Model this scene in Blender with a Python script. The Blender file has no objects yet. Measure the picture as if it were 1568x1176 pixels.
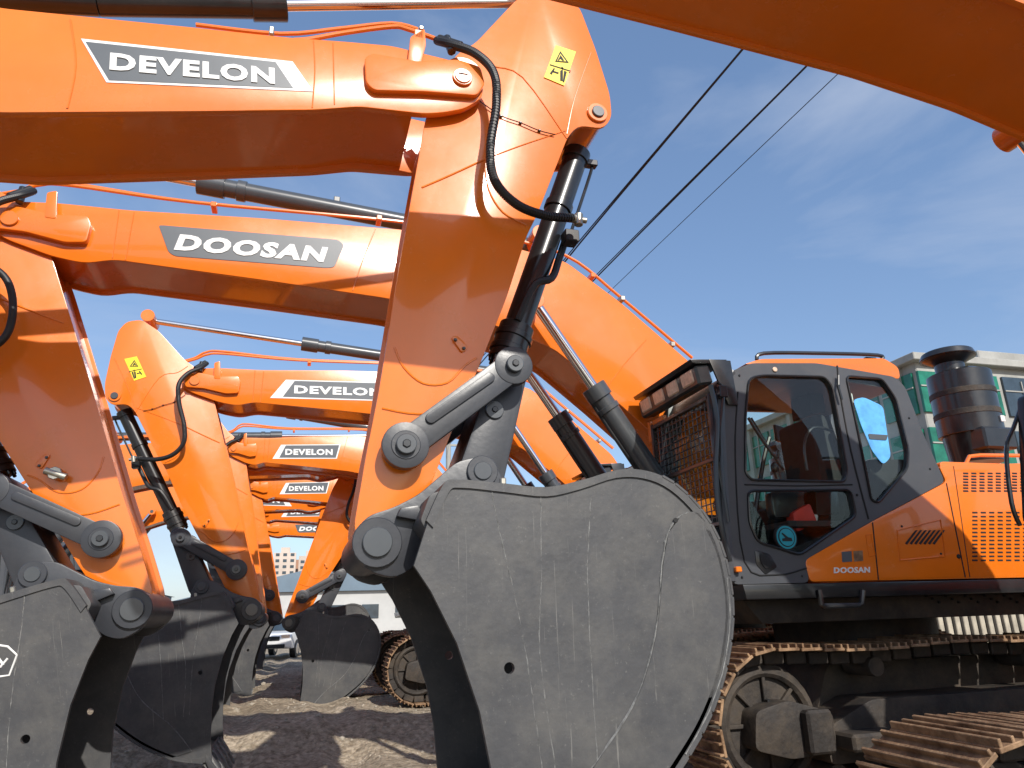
import bpy, bmesh, math, random
from mathutils import Vector, Matrix, noise
random.seed(4)
scene=bpy.context.scene
# ------------------------------------------------ camera (photogrammetric set-up)
W,H=1568.0,1176.0; F=1120.0; CH=1.4
TH=math.radians(16.2); PT=math.radians(17.6); RL=math.radians(1.75)
R0=Vector((math.cos(TH),-math.sin(TH),0)); FH=Vector((math.sin(TH),math.cos(TH),0)); Z=Vector((0,0,1))
FW=FH*math.cos(PT)+Z*math.sin(PT); U0=Z*math.cos(PT)-FH*math.sin(PT)
RR=R0*math.cos(RL)-U0*math.sin(RL); UU=R0*math.sin(RL)+U0*math.cos(RL)
CAM=Vector((0,0,CH))
cd=bpy.data.cameras.new('camera'); cam=bpy.data.objects.new('camera',cd); scene.collection.objects.link(cam)
cd.sensor_width=36; cd.lens=36*F/W; cd.clip_start=0.05; cd.clip_end=5000
m=Matrix((RR,UU,-FW)).transposed().to_4x4(); m.translation=CAM; cam.matrix_world=m
scene.camera=cam
def P(x,y,Y):
    """survey helper: point of the vertical work plane Y seen at photo coordinate -> (X,Z) metres"""
    d=RR*(x-W/2)+UU*(H/2-y)+FW*F
    k=Y/d.y
    return (d.x*k, CH+d.z*k)
def PP(lst,Y): return [P(x,y,Y) for x,y in lst]
def P3(x,y,Y):
    a=P(x,y,Y); return Vector((a[0],Y,a[1]))
# ------------------------------------------------ materials
def mat(name,col,rough=.5,metal=0,var=.15,scale=3,bump=0,bscale=40,coat=0,spec=.5,col2=None,dust=None,scratch=None,streak=None):
    m=bpy.data.materials.new(name); m.use_nodes=True; nt=m.node_tree; n=nt.nodes; l=nt.links
    b=n['Principled BSDF']; b.inputs['Roughness'].default_value=rough; b.inputs['Metallic'].default_value=metal
    b.inputs['Coat Weight'].default_value=coat; b.inputs['Coat Roughness'].default_value=.05
    b.inputs['Specular IOR Level'].default_value=spec
    tc=n.new('ShaderNodeTexCoord'); nz=n.new('ShaderNodeTexNoise'); nz.inputs['Scale'].default_value=scale; nz.inputs['Detail'].default_value=8; nz.inputs['Roughness'].default_value=.65
    l.new(tc.outputs['Object'],nz.inputs['Vector'])
    rp=n.new('ShaderNodeValToRGB'); c2=col2 or tuple(min(1,c*(1+var)) for c in col)
    rp.color_ramp.elements[0].position=.35; rp.color_ramp.elements[0].color=(*[c*(1-var) for c in col],1)
    rp.color_ramp.elements[1].position=.68; rp.color_ramp.elements[1].color=(*c2,1)
    l.new(nz.outputs['Fac'],rp.inputs['Fac']); out=rp.outputs['Color']
    def layer(out,vec,sc,det,p0,p1,amt,col):
        n2=n.new('ShaderNodeTexNoise'); n2.inputs['Scale'].default_value=sc; n2.inputs['Detail'].default_value=det; n2.inputs['Roughness'].default_value=.72
        l.new(vec,n2.inputs['Vector'])
        r2=n.new('ShaderNodeValToRGB'); r2.color_ramp.elements[0].position=p0; r2.color_ramp.elements[1].position=p1
        r2.color_ramp.elements[1].color=(amt,)*3+(1,); r2.color_ramp.elements[0].color=(0,0,0,1)
        l.new(n2.outputs['Fac'],r2.inputs['Fac'])
        mx=n.new('ShaderNodeMixRGB'); mx.inputs[2].default_value=(*col,1)
        l.new(r2.outputs['Color'],mx.inputs[0]); l.new(out,mx.inputs[1]); return mx.outputs[0],r2.outputs['Color']
    if dust:
        out,f=layer(out,tc.outputs['Object'],1.7,10,.45,.85,dust[3],dust[:3])
        mr=n.new('ShaderNodeMath'); mr.operation='MULTIPLY_ADD'; mr.inputs[1].default_value=.5; mr.inputs[2].default_value=rough
        l.new(f,mr.inputs[0]); l.new(mr.outputs[0],b.inputs['Roughness'])
    if streak:
        mp=n.new('ShaderNodeMapping'); mp.inputs['Scale'].default_value=(9,9,.8); l.new(tc.outputs['Object'],mp.inputs[0])
        out,_=layer(out,mp.outputs[0],1,6,.55,.8,streak[3],streak[:3])
    if scratch:
        for k,(rot,sc) in enumerate((((.0,.35,0),(34,6,.8)),((0,-.9,0),(44,6,.6)),((0,1.3,0),(22,6,1.1)),((0,.75,0),(28,5,.5)))):
            mp=n.new('ShaderNodeMapping'); mp.inputs['Rotation'].default_value=rot; mp.inputs['Scale'].default_value=sc; mp.inputs['Location'].default_value=(k*3.1,0,k*1.7)
            l.new(tc.outputs['Object'],mp.inputs[0]); out,_=layer(out,mp.outputs[0],1.0,5,.655,.69,.6,scratch)
        out,_=layer(out,tc.outputs['Object'],45,6,.60,.72,.5,scratch)
        out,_=layer(out,tc.outputs['Object'],4,10,.45,.75,.5,(scratch[0]*.7,scratch[1]*.68,scratch[2]*.65))
    l.new(out,b.inputs['Base Color'])
    if bump:
        n3=n.new('ShaderNodeTexNoise'); n3.inputs['Scale'].default_value=bscale; n3.inputs['Detail'].default_value=4
        l.new(tc.outputs['Object'],n3.inputs['Vector'])
        bp=n.new('ShaderNodeBump'); bp.inputs['Strength'].default_value=bump; bp.inputs['Distance'].default_value=.02
        l.new(n3.outputs['Fac'],bp.inputs['Height']); l.new(bp.outputs[0],b.inputs['Normal'])
    return m
ORG=mat('orange_paint',(.80,.178,.008),.24,0,.06,1.2,.06,3,coat=.6,dust=(.52,.21,.06,.22),streak=(.50,.18,.05,.15))
GRY=mat('bucket_grey_paint',(.052,.053,.057),.48,0,.14,2.5,.09,24,dust=(.13,.125,.115,.4),scratch=(.20,.195,.18))
WLD=mat('bare_weld_edge',(.16,.16,.155),.6,.1,.45,25,.2,60)
LNK=mat('linkage_grey_paint',(.036,.039,.047),.35,0,.12,2.5,.05,26,dust=(.10,.10,.10,.3))
CAB=mat('cab_grey_paint',(.06,.064,.073),.38,0,.08,2,0,dust=(.14,.13,.12,.3))
CYL=mat('cylinder_grey_paint',(.055,.062,.070),.3,0,.1,3,coat=.3,dust=(.14,.13,.12,.25))
BLK=mat('black_paint',(.013,.014,.016),.28,0,.2,5,coat=.3,dust=(.08,.08,.08,.3))
RUB=mat('black_rubber',(.012,.012,.013),.5,0,.2,9)
CHR=mat('chrome_rod',(.75,.76,.78),.12,1,.04,4)
ZNC=mat('zinc_fitting',(.45,.42,.35),.35,.9,.2,20)
WHT=mat('white_decal',(.76,.76,.74),.45,0,.03,5)
DGR=mat('grey_decal',(.08,.092,.105),.4,0,.05,5)
YEL=mat('yellow_sticker',(.85,.66,.01),.5,0,.05,5)
DRK=mat('dark_void',(.008,.008,.009),.7,0,.2,5)
UND=mat('undercarriage_steel',(.032,.027,.024),.65,.2,.3,6,.25,30,dust=(.20,.15,.10,.7))
SHO=mat('rusty_track_shoe',(.17,.085,.04),.65,.25,.4,9,.25,40,col2=(.40,.25,.14),dust=(.33,.24,.15,.5))
LMP=mat('lamp_lens',(.75,.55,.4),.2,0,.2,30)
SEAT=mat('seat_fabric',(.02,.02,.022),.8,0,.3,9)
BLU=mat('blue_film',(.12,.42,.85),.35,0,.25,6)
TEA=mat('teal_sticker',(.01,.28,.36),.4,0,.1,6)
RED=mat('red_plastic',(.6,.03,.02),.4,0,.1,6)
def glass(name,tint,base=.1):
    m=bpy.data.materials.new(name); m.use_nodes=True; nt=m.node_tree; n=nt.nodes; l=nt.links
    n.remove(n['Principled BSDF']); o=n['Material Output']
    t=n.new('ShaderNodeBsdfTransparent'); t.inputs[0].default_value=(*tint,1)
    g=n.new('ShaderNodeBsdfGlossy'); g.inputs['Roughness'].default_value=.02
    lw=n.new('ShaderNodeLayerWeight'); lw.inputs[0].default_value=.15
    ge=n.new('ShaderNodeNewGeometry'); iv_=n.new('ShaderNodeMath'); iv_.operation='SUBTRACT'; iv_.inputs[0].default_value=1; l.new(ge.outputs['Backfacing'],iv_.inputs[1])
    ad=n.new('ShaderNodeMath'); ad.operation='MULTIPLY_ADD'; ad.inputs[1].default_value=.5; ad.inputs[2].default_value=base; l.new(lw.outputs['Fresnel'],ad.inputs[0])
    mu=n.new('ShaderNodeMath'); mu.operation='MULTIPLY'; l.new(ad.outputs[0],mu.inputs[0]); l.new(iv_.outputs[0],mu.inputs[1])
    mx=n.new('ShaderNodeMixShader'); l.new(mu.outputs[0],mx.inputs[0]); l.new(t.outputs[0],mx.inputs[1]); l.new(g.outputs[0],mx.inputs[2]); l.new(mx.outputs[0],o.inputs[0])
    return m
GLS=glass('cab_glass',(.94,.985,.965),.05)
# ------------------------------------------------ geometry helpers
def fillet(pts,r,seg=3):
    out=[]; n=len(pts)
    for i in range(n):
        a=Vector(pts[i-1]); v=Vector(pts[i]); b=Vector(pts[(i+1)%n])
        la=(a-v).length; lb=(b-v).length
        t=min(r,.45*la,.45*lb)
        p=v+(a-v).normalized()*t; q=v+(b-v).normalized()*t
        for k in range(seg+1):
            s=k/seg; out.append(tuple(p*(1-s)**2+v*2*s*(1-s)+q*s*s))
    return out
def catmull(pts,seg=5):
    out=[]; n=len(pts)
    for i in range(n-1):
        p0=Vector(pts[max(i-1,0)]);p1=Vector(pts[i]);p2=Vector(pts[i+1]);p3=Vector(pts[min(i+2,n-1)])
        for k in range(seg):
            t=k/seg
            out.append(tuple(.5*((2*p1)+(p2-p0)*t+(2*p0-5*p1+4*p2-p3)*t*t+(3*p1-p0-3*p2+p3)*t**3)))
    out.append(tuple(pts[-1])); return out
def area(p): return .5*sum(p[i-1][0]*p[i][1]-p[i][0]*p[i-1][1] for i in range(len(p)))
def offset(pts,d):
    s=1 if area(pts)>0 else -1; n=len(pts); out=[]
    for i in range(n):
        a=Vector(pts[i-1]);v=Vector(pts[i]);b=Vector(pts[(i+1)%n])
        e1=(v-a).normalized(); e2=(b-v).normalized()
        n1=Vector((-e1.y,e1.x))*s; n2=Vector((-e2.y,e2.x))*s
        mm=(n1+n2); 
        if mm.length<.2: mm=n1
        mm.normalize(); c=max(.4,mm.dot(n1))
        out.append(tuple(v+mm*d/c))
    return out
def capsule(p,q,r1,r2,seg=10):
    p=Vector(p);q=Vector(q); a=math.atan2((q-p).y,(q-p).x); out=[]
    for k in range(seg+1):
        t=a+math.pi/2+math.pi*k/seg; out.append((p.x+r1*math.cos(t),p.y+r1*math.sin(t)))
    for k in range(seg+1):
        t=a-math.pi/2+math.pi*k/seg; out.append((q.x+r2*math.cos(t),q.y+r2*math.sin(t)))
    return out
def disc2(c,r,seg=24): return [(c[0]+r*math.cos(2*math.pi*k/seg),c[1]+r*math.sin(2*math.pi*k/seg)) for k in range(seg)]
class MB:
    def __init__(s,mats): s.mats=mats; s.bm=bmesh.new()
    def mi(s,m):
        if m not in s.mats: s.mats.append(m)
        return s.mats.index(m)
    def add(s,tb,m,bev=0,seg=2):
        bmesh.ops.recalc_face_normals(tb,faces=tb.faces)
        if bev:
            es=[e for e in tb.edges if len(e.link_faces)==2 and e.calc_face_angle(0)>.5]
            if es:
                bmesh.ops.bevel(tb,geom=es,offset=bev,segments=seg,affect='EDGES',clamp_overlap=True,profile=.6)
        i=s.mi(m)
        for f in tb.faces: f.material_index=i
        t=bpy.data.meshes.new('t'); tb.to_mesh(t); tb.free(); s.bm.from_mesh(t); bpy.data.meshes.remove(t); return s
    def prism(s,pts,y0,y1,m,bev=.006,seg=2):
        tb=bmesh.new(); n=len(pts)
        a=[tb.verts.new((p[0],y0,p[1])) for p in pts]; b=[tb.verts.new((p[0],y1,p[1])) for p in pts]
        tb.faces.new(a); tb.faces.new(b[::-1])
        for i in range(n): tb.faces.new((a[i-1],a[i],b[i],b[i-1]))
        return s.add(tb,m,bev,seg)
    def beam(s,pts,y0,y1,m,ins=.03,th=.02,bev=.004):
        s.prism(pts,y0,y0+th,m,bev); s.prism(pts,y1-th,y1,m,bev)
        s.prism(offset(pts,ins),y0+th*.5,y1-th*.5,m,0); return s
    def cyl(s,p0,p1,r,m,seg=24,r2=None,bev=.004):
        p0=Vector(p0);p1=Vector(p1);d=p1-p0
        tb=bmesh.new(); bmesh.ops.create_cone(tb,cap_ends=True,segments=seg,radius1=r,radius2=r if r2 is None else r2,depth=d.length)
        M=Matrix.Translation((p0+p1)/2)@d.to_track_quat('Z','Y').to_matrix().to_4x4()
        bmesh.ops.transform(tb,matrix=M,verts=tb.verts)
        return s.add(tb,m,bev,1)
    def pin(s,c,y0,y1,r,m,**k): return s.cyl((c[0],y0,c[1]),(c[0],y1,c[1]),r,m,**k)
    def box(s,c,size,m,rot=None,bev=.006,seg=1):
        tb=bmesh.new(); bmesh.ops.create_cube(tb,size=1)
        M=Matrix.Translation(c)@((rot or Matrix.Identity(3)).to_4x4())@Matrix.Diagonal((*size,1))
        bmesh.ops.transform(tb,matrix=M,verts=tb.verts)
        return s.add(tb,m,bev,seg)
    def sph(s,c,r,m,sc=(1,1,1)):
        tb=bmesh.new(); bmesh.ops.create_icosphere(tb,subdivisions=2,radius=r)
        bmesh.ops.transform(tb,matrix=Matrix.Translation(c)@Matrix.Diagonal((*sc,1)),verts=tb.verts)
        return s.add(tb,m)
    def tube(s,pts,r,m,seg=8,smooth=4,jit=0):
        pts=[Vector(p) for p in pts]
        if smooth>1: pts=[Vector(p) for p in catmull([tuple(p) for p in pts],smooth)]
        tb=bmesh.new(); rings=[]; up=Vector((0.13,.9,.31)).normalized()
        for i,p in enumerate(pts):
            t=(pts[min(i+1,len(pts)-1)]-pts[max(i-1,0)]).normalized()
            a=t.cross(up); 
            if a.length<.05: a=t.cross(Vector((1,0,0)))
            a.normalize(); b=t.cross(a); rr=r*(1+random.uniform(-jit,jit)); p=p+Vector((random.uniform(-1,1),0,random.uniform(-1,1)))*r*jit
            rings.append([tb.verts.new(p+(a*math.cos(2*math.pi*k/seg)+b*math.sin(2*math.pi*k/seg))*rr) for k in range(seg)])
        for i in range(len(rings)-1):
            for k in range(seg):
                tb.faces.new((rings[i][k-1],rings[i][k],rings[i+1][k],rings[i+1][k-1]))
        tb.faces.new(rings[0]); tb.faces.new(rings[-1][::-1])
        return s.add(tb,m)
    def curve2(s,splines,y0,y1,m):
        c=bpy.data.curves.new('c','CURVE'); c.dimensions='2D'; c.fill_mode='BOTH'; c.extrude=abs(y1-y0)/2
        for sp in splines:
            q=c.splines.new('POLY'); q.points.add(len(sp)-1); q.use_cyclic_u=True
            for i,p in enumerate(sp): q.points[i].co=(p[0],p[1],0,1)
        return s._conv(c,Matrix.Translation((0,(y0+y1)/2,0))@Matrix.Rotation(math.pi/2,4,'X'),m)
    def _conv(s,c,M,m,fit=None):
        o=bpy.data.objects.new('t',c); scene.collection.objects.link(o); bpy.context.view_layer.update()
        me=bpy.data.meshes.new_from_object(o.evaluated_get(bpy.context.evaluated_depsgraph_get()))
        bpy.data.objects.remove(o); bpy.data.curves.remove(c)
        if fit:
            xs=[v.co.x for v in me.vertices]; ys=[v.co.y for v in me.vertices]
            x0,x1,y0,y1=min(xs),max(xs),min(ys),max(ys)
            for v in me.vertices:
                v.co.x=(v.co.x-x0)/(x1-x0)*fit[0]; v.co.y=(v.co.y-y0)/(y1-y0)*fit[1]; v.co.x+=v.co.y*fit[2]
        me.transform(M); i=s.mi(m)
        tb=bmesh.new(); tb.from_mesh(me); bpy.data.meshes.remove(me)
        for f in tb.faces: f.material_index=i
        t=bpy.data.meshes.new('t'); tb.to_mesh(t); tb.free(); s.bm.from_mesh(t); bpy.data.meshes.remove(t); return s
    def text(s,txt,p,q,h,y,m,shear=0,bold=.02):
        """text on a vertical face, baseline from p to q (X,Z)"""
        c=bpy.data.curves.new('c','FONT'); c.body=txt; c.extrude=.003; c.offset=bold; c.resolution_u=3; c.space_character=1.0+bold*3
        d=Vector(q)-Vector(p); a=math.atan2(d.y,d.x)
        M=Matrix.Translation((p[0],y,p[1]))@Matrix.Rotation(-a,4,'Y')@Matrix.Rotation(math.pi/2,4,'X')
        return s._conv(c,M,m,(d.length,h,shear))
    def finish(s,name,parent=None,smooth=True):
        me=bpy.data.meshes.new(name); s.bm.to_mesh(me); s.bm.free()
        for mm in s.mats: me.materials.append(mm)
        if smooth:
            for p in me.polygons: p.use_smooth=(len(p.vertices)<=4 and abs(p.normal.y)<.995)
            try: me.set_sharp_from_angle(angle=math.radians(32))
            except Exception: pass
        o=bpy.data.objects.new(name,me); scene.collection.objects.link(o)
        if parent: o.parent=parent
        return o
def empty(name):
    o=bpy.data.objects.new(name,None); scene.collection.objects.link(o); return o
def dup(objs,parent,M):
    for o in objs:
        c=bpy.data.objects.new(o.name.split('.')[0],o.data); scene.collection.objects.link(c); c.parent=parent; c.matrix_basis=M
def ln(p,q,t): return Vector(p).lerp(Vector(q),t)
# ------------------------------------------------ machine A : stick, linkage, bucket
exA=empty('excavator')
YA=4.25; y0,y1=YA-.28,YA+.28
FRONT=[]
a=lambda x,y:P(x,y,3.97)
S=[(700,82),(728,66),(790,0),(830,-22),(866,-12),(888,12),(912,75),(934,145),(937,180),(924,197),(886,192),(870,208),(822,330),(806,362),(776,455),(737,553),(700,640),(668,722),(645,775),(620,840),(560,850),(541,812),(560,700),(580,600),(605,445),(632,290),(652,180),(672,125)]
Sp=fillet([a(*p) for p in S],.06)
b=MB([ORG]); b.beam(Sp,y0,y1,ORG,.028,.022)
def seam(bb,pts,Y,m=ORG,r=.006): bb.tube([P3(x,y,Y) for x,y in pts],r,m,6)
seam(b,[(646,287),(690,268),(742,244)],3.968); seam(b,[(742,244),(800,222),(866,200)],3.968,r=.004)
seam(b,[(742,250),(748,290),(770,325),(806,345)],3.968)
seam(b,[(604,532),(618,562),(648,587),(685,586),(712,560),(730,548)],3.968)
seam(b,[(585,625),(640,634),(700,625)],3.968)
seam(b,[(722,80),(752,100),(800,118),(868,212)],3.968,r=.004)
seam(b,[(905,80),(880,150),(868,205)],3.968,r=.004)
b.prism(fillet(PP([(690,516),(700,514),(718,532),(708,541)],3.96),.02),3.955,3.972,ORG)
for q in((697,521),(710,534)): b.pin(P(*q,3.955),3.94,3.957,.011,BLK,seg=8)
b.pin(P(708,118,3.97),3.93,4.57,.13,ORG)
cc=a(914,174); b.pin(cc,3.95,4.55,.075,ORG); b.pin(cc,3.935,4.565,.045,CYL)
for x,y in((767,178),(797,188),(826,200)): b.box(P3(x,y,3.96),(.022,.02,.018),BLK)
b.tube([P3(x,y,3.955) for x,y in((735,155),(767,177),(797,188),(826,200),(850,206))],.004,BLK,6)
FRONT.append(b.finish('stick',exA))
# sticker
b=MB([YEL]); q=PP([(851,69),(882,79),(864,131),(833,118)],3.963); b.prism(q,3.963,3.9685,YEL,0)
b.prism(PP([(858,78),(871,96),(850,94)],3.96),3.960,3.9625,DRK,0); b.prism(PP([(858,82),(867,94),(853,93)],3.959),3.9585,3.9597,YEL,0)
b.prism(PP([(858,84),(861,88),(864,93),(861,93),(858,90),(856,93),(854,92),(857,87)],3.958),3.9570,3.9582,DRK,0)
for s in ([(842,112),(848,104),(850,105),(845,114)],[(858,108),(862,106),(862,124),(858,123)],[(864,108),(868,110),(864,126),(862,125)],[(847,108),(856,111),(855,113),(846,110)]):
    b.prism(PP(s,3.96),3.960,3.9625,DRK,0)
b.pin(P(861,104,3.96),3.96,3.9625,.009,DRK,seg=10,bev=0)
b.prism(PP([(842,98),(874,108),(874,109.5),(842,99.5)],3.96),3.960,3.9625,DRK,0)
FRONT.append(b.finish('warning_sticker',exA))
# bucket cylinder
b=MB([BLK]); 
t_=a(914,174); T=Vector((t_[0],YA,t_[1])); t_=P(787,560,3.85); Bt=Vector((t_[0],YA,t_[1]))
b.cyl(ln(T,Bt,.07),ln(T,Bt,.80),.088,BLK,32); b.cyl(ln(T,Bt,.79),ln(T,Bt,.915),.115,BLK,32); b.cyl(ln(T,Bt,.30),ln(T,Bt,.33),.1,BLK,32)
b.cyl(ln(T,Bt,.07),ln(T,Bt,.11),.098,BLK,32); b.cyl(ln(T,Bt,.82),ln(T,Bt,.84),.125,BLK,32);b.cyl(ln(T,Bt,.87),ln(T,Bt,.89),.125,BLK,32)
for k in range(10):
    an=k*math.pi/5; ax=(Bt-T).normalized(); e=ax.cross(Vector((0,1,0))).normalized(); f2=ax.cross(e)
    o=(e*math.cos(an)+f2*math.sin(an))*.095; b.cyl(ln(T,Bt,.915)+o,ln(T,Bt,.93)+o,.014,BLK,8)
b.cyl(ln(T,Bt,.9),ln(T,Bt,.97),.055,CHR); b.pin((Bt.x,Bt.z),4.03,4.47,.085,BLK); b.pin((T.x,T.z),4.05,4.45,.07,BLK)
ax=(Bt-T).normalized(); out_=Vector((-ax.z,0,ax.x))
if out_.x<0: out_=-out_
b.tube([ln(T,Bt,.1)+out_*.13,ln(T,Bt,.13)+out_*.14,ln(T,Bt,.40)+out_*.14,ln(T,Bt,.45)+out_*.13],.012,BLK,8)
b.tube([ln(T,Bt,.42)+out_*.12,ln(T,Bt,.5)+out_*.12,ln(T,Bt,.60)+out_*.1+Vector((0,-.08,0)),ln(T,Bt,.66)+out_*0+Vector((0,-.12,0)),ln(T,Bt,.79)+Vector((-.03,-.11,0))],.026,RUB,8)
b.box(ln(T,Bt,.44)+out_*.13+Vector((0,-.1,0)),(.10,.10,.09),BLK); b.box(ln(T,Bt,.09)+out_*.12,(.09,.06,.05),BLK)
FRONT.append(b.finish('bucket_cylinder',exA))
# hydraulic hose
b=MB([RUB]); hp=[P3(668,62,3.93),P3(690,68,3.85),P3(728,82,3.8),P3(756,112,3.78),P3(760,160,3.78),P3(751,225,3.78),P3(757,275,3.79),P3(790,312,3.82),P3(835,330,3.88),P3(882,334,3.98)]
b.tube(hp,.026,RUB,12,8)
cp=[Vector(p) for p in catmull([tuple(p) for p in hp],14)]
for i in range(3,len(cp)-3,1):
    d=(cp[i+1]-cp[i]).normalized(); b.cyl(cp[i]-d*.006,cp[i]+d*.006,.0295,RUB,10,bev=0)
b.cyl(P3(864,333,3.95),P3(882,335,3.98),.03,ZNC,12); b.cyl(P3(886,328,3.97),P3(886,345,3.97),.03,ZNC,12); b.cyl(P3(882,336,3.97),P3(898,338,3.97),.022,ZNC,6)
b.cyl(P3(672,60,3.93),P3(706,71,3.84),.032,RUB,12); b.cyl(P3(684,58,3.9),P3(692,80,3.86),.03,BLK,8)
FRONT.append(b.finish('hydraulic_hose',exA))
# linkage
b=MB([LNK]); p1=P(786,560,3.85); p2=P(621,682,3.85)
for (ya,yb) in ((3.84,3.90),(4.60,4.66)):
    b.prism(capsule(p1,p2,.085,.085),ya,yb,LNK,.008)
    b.prism(disc2(p2,.128,28),ya-.005,yb+.003,LNK,.008); b.prism(disc2(p1,.115,28),ya-.005,yb+.003,LNK,.008)
b.prism(capsule(P(660,640,3.83),P(750,578,3.83),.03,.03),3.825,3.842,LNK,.006)
for c,r in ((p2,.055),(p1,.05)):
    b.pin(c,3.80,4.70,r,CYL); b.pin(c,3.79,4.71,r*.45,BLK,seg=6)
b.pin(p2,3.83,4.67,.08,LNK)
FRONT.append(b.finish('guide_link',exA))
b=MB([LNK]); l1=P(786,558,4.0); l2=P(738,725,4.0); lm=P(757,628,4.0)
b.prism(capsule(l1,l2,.1,.135),4.0,4.5,LNK,.012); b.pin(lm,3.985,4.52,.055,CYL); b.pin(lm,3.975,4.53,.02,BLK,seg=6)
FRONT.append(b.finish('bucket_link',exA))
# bucket
YS=3.5; YE=5.0
ou=[(655,800),(680,746),(700,738),(770,744),(835,750),(890,739),(945,723),(990,725),(1030,743),(1070,782),(1098,830),(1113,885),(1118,945),(1108,1020),(1085,1090),(1050,1155),(990,1240),(900,1330),(800,1390)]
inn=[(768,1396),(765,1300),(752,1176),(735,1090),(700,985),(660,905),(634,866)]
oc=catmull(PP(ou,YS),4); ic=PP(inn,YS)
hole=disc2(P(780,1023,YS),.026,16)
b=MB([GRY]); b.curve2([oc+ic,hole],YS,YS+.035,GRY); b.curve2([oc+ic,hole],YE-.035,YE,GRY)
cen=Vector(P(860,1010,YS)); shell_in=[tuple(Vector(p)+(cen-Vector(p)).normalized()*.035) for p in oc]
shell_out=[tuple(Vector(p)-(cen-Vector(p)).normalized()*.012) for p in oc]
b.prism(shell_out+shell_in[::-1],YS-.012,YE+.012,GRY,0)
wo=[(1042,790),(1068,786),(1094,832),(1108,887),(1113,945),(1103,1020),(1080,1090),(1045,1155),(985,1240),(900,1325)]
wi=[(835,1325),(895,1195),(968,1083),(1003,975),(1014,865),(1023,815)]
for yy in (YS-.012,YE): b.curve2([catmull(PP(wo,YS),3)+catmull(PP(wi,YS),3)],yy,yy+.012,GRY)
b.tube([P3(x,y,YS-.002) for x,y in [(1068,786),(1042,790)]+wi[::-1]],.006,WLD,6,8,.5)
b.pin(P(1033,797,YS),YS-.014,YS-.011,.013,DRK,seg=12,bev=0)
for s in ([(752,747),(766,820),(800,970),(830,1176)],[(828,750),(829,880),(827,1000),(850,1176)],[(905,760),(900,900),(915,1176)]):
    b.tube([P3(x,y,YS+.001) for x,y in s],.0028,WLD,5,14,.7)
b.tube([P3(x,y,YS-.013) for x,y in ((1113,885),(1118,945),(1108,1020),(1085,1090),(1050,1155))],.004,WLD,5,6,.5)
# bolted heel strips round the outer edge
for i in range(30,70,2):
    if i+2<len(shell_out):
        p=Vector(shell_out[i]); q=Vector(shell_out[i+2]); d=(q-p)
        mm=(p+q)/2; an=math.atan2(d.y,d.x)
        for yy in(YS+.045,YE-.045): b.box((mm.x,yy,mm.y),(d.length*.93,.12,.018),GRY,Matrix.Rotation(-an,3,'Y'),.004)
# ears
ear=PP([(541,838),(546,808),(566,788),(600,778),(640,758),(700,706),(735,699),(760,712),(778,748),(770,800),(700,800),(655,835),(636,868),(604,886),(562,874)],3.80)
ear=fillet(ear,.05)
for ya,yb in((3.80,3.89),(4.61,4.70)): b.prism(ear,ya,yb,LNK,.01)
pinp=P(577,831,3.80); b.pin(pinp,3.775,4.725,.125,LNK); b.pin(pinp,3.755,4.745,.075,CYL)
lp=P(738,722,3.80); b.pin(lp,3.78,4.72,.085,LNK); b.pin(lp,3.77,4.73,.05,CYL)
b.prism(PP([(606,792),(648,800),(640,775),(612,779)],3.78),3.74,3.80,LNK,.008)
b.prism(fillet(PP([(640,800),(655,760),(700,745),(780,748),(780,775),(700,790),(660,830)],3.6),.02),3.53,4.97,GRY,.01)
b.box(P3(770,739,3.55),(.03,.03,.05),ZNC)
# lip and teeth
lipa=Vector(P(800,1390,YS)); lipb=Vector(P(770,1396,YS)); dr=Vector((-.5,-.86)).normalized(); nr=Vector((-dr.y,dr.x))
b.prism([tuple(lipa+nr*-.03),tuple(lipa+dr*.12+nr*-.005),tuple(lipb+dr*.14),tuple(lipb-dr*.1)],YS-.01,YE+.01,GRY,.006)
for k in range(5):
    yc=YS+.09+k*(1.5-.18)/4; c=(lipa+lipb)/2
    b.prism([tuple(c-dr*.05-nr*.06),tuple(c-dr*.05+nr*.06),tuple(c+dr*.14+nr*.04),tuple(c+dr*.33),tuple(c+dr*.3-nr*.02),tuple(c+dr*.12-nr*.05)],yc-.055,yc+.055,WLD,.008)
FRONT.append(b.finish('bucket',exA))
# ------------------------------------------------ machine A boom
b=MB([ORG]); YB0,YB1=3.89,4.61
top=PP([(0,12),(120,24),(300,42),(440,57),(535,64),(600,70),(690,92),(722,102),(741,128),(738,150),(712,166),(680,172),(650,174),(550,163),(480,168),(300,170),(0,172)],YB0)
ext=[(-2.6,4.0),(-3.4,3.75),(-4.4,2.9),(-5.35,2.0),(-5.75,2.15),(-5.6,2.5),(-4.7,3.8),(-3.7,4.65),(-2.8,4.83)]
bo=top+ext
b.prism(fillet(bo,.05),YB0,YB0+.05,ORG,.006); b.prism(fillet(bo,.05),YB1-.05,YB1,ORG,.006)
core=PP([(0,12),(120,24),(300,42),(440,57),(535,64),(600,70),(640,80),(648,125),(640,170),(550,160),(480,168),(300,170),(0,172)],YB0)
b.prism(offset(core+ext,.03),YB0+.02,YB1-.02,ORG,0)
pad=fillet(PP([(558,90),(570,84),(640,96),(700,93),(735,104),(742,130),(730,148),(650,142),(572,140),(560,128)],3.86),.03)
b.prism(pad,3.845,3.895,ORG,.008); b.prism(pad,4.605,4.66,ORG,.008)
pc=P(708,119,3.84); b.pin(pc,3.825,4.68,.065,ORG); b.pin(pc,3.815,4.69,.055,ORG); b.tube([Vector((pc[0]-.03,3.813,pc[1]+.01)),Vector((pc[0]+.03,3.813,pc[1]+.01))],.004,CYL,6,1)
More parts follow.
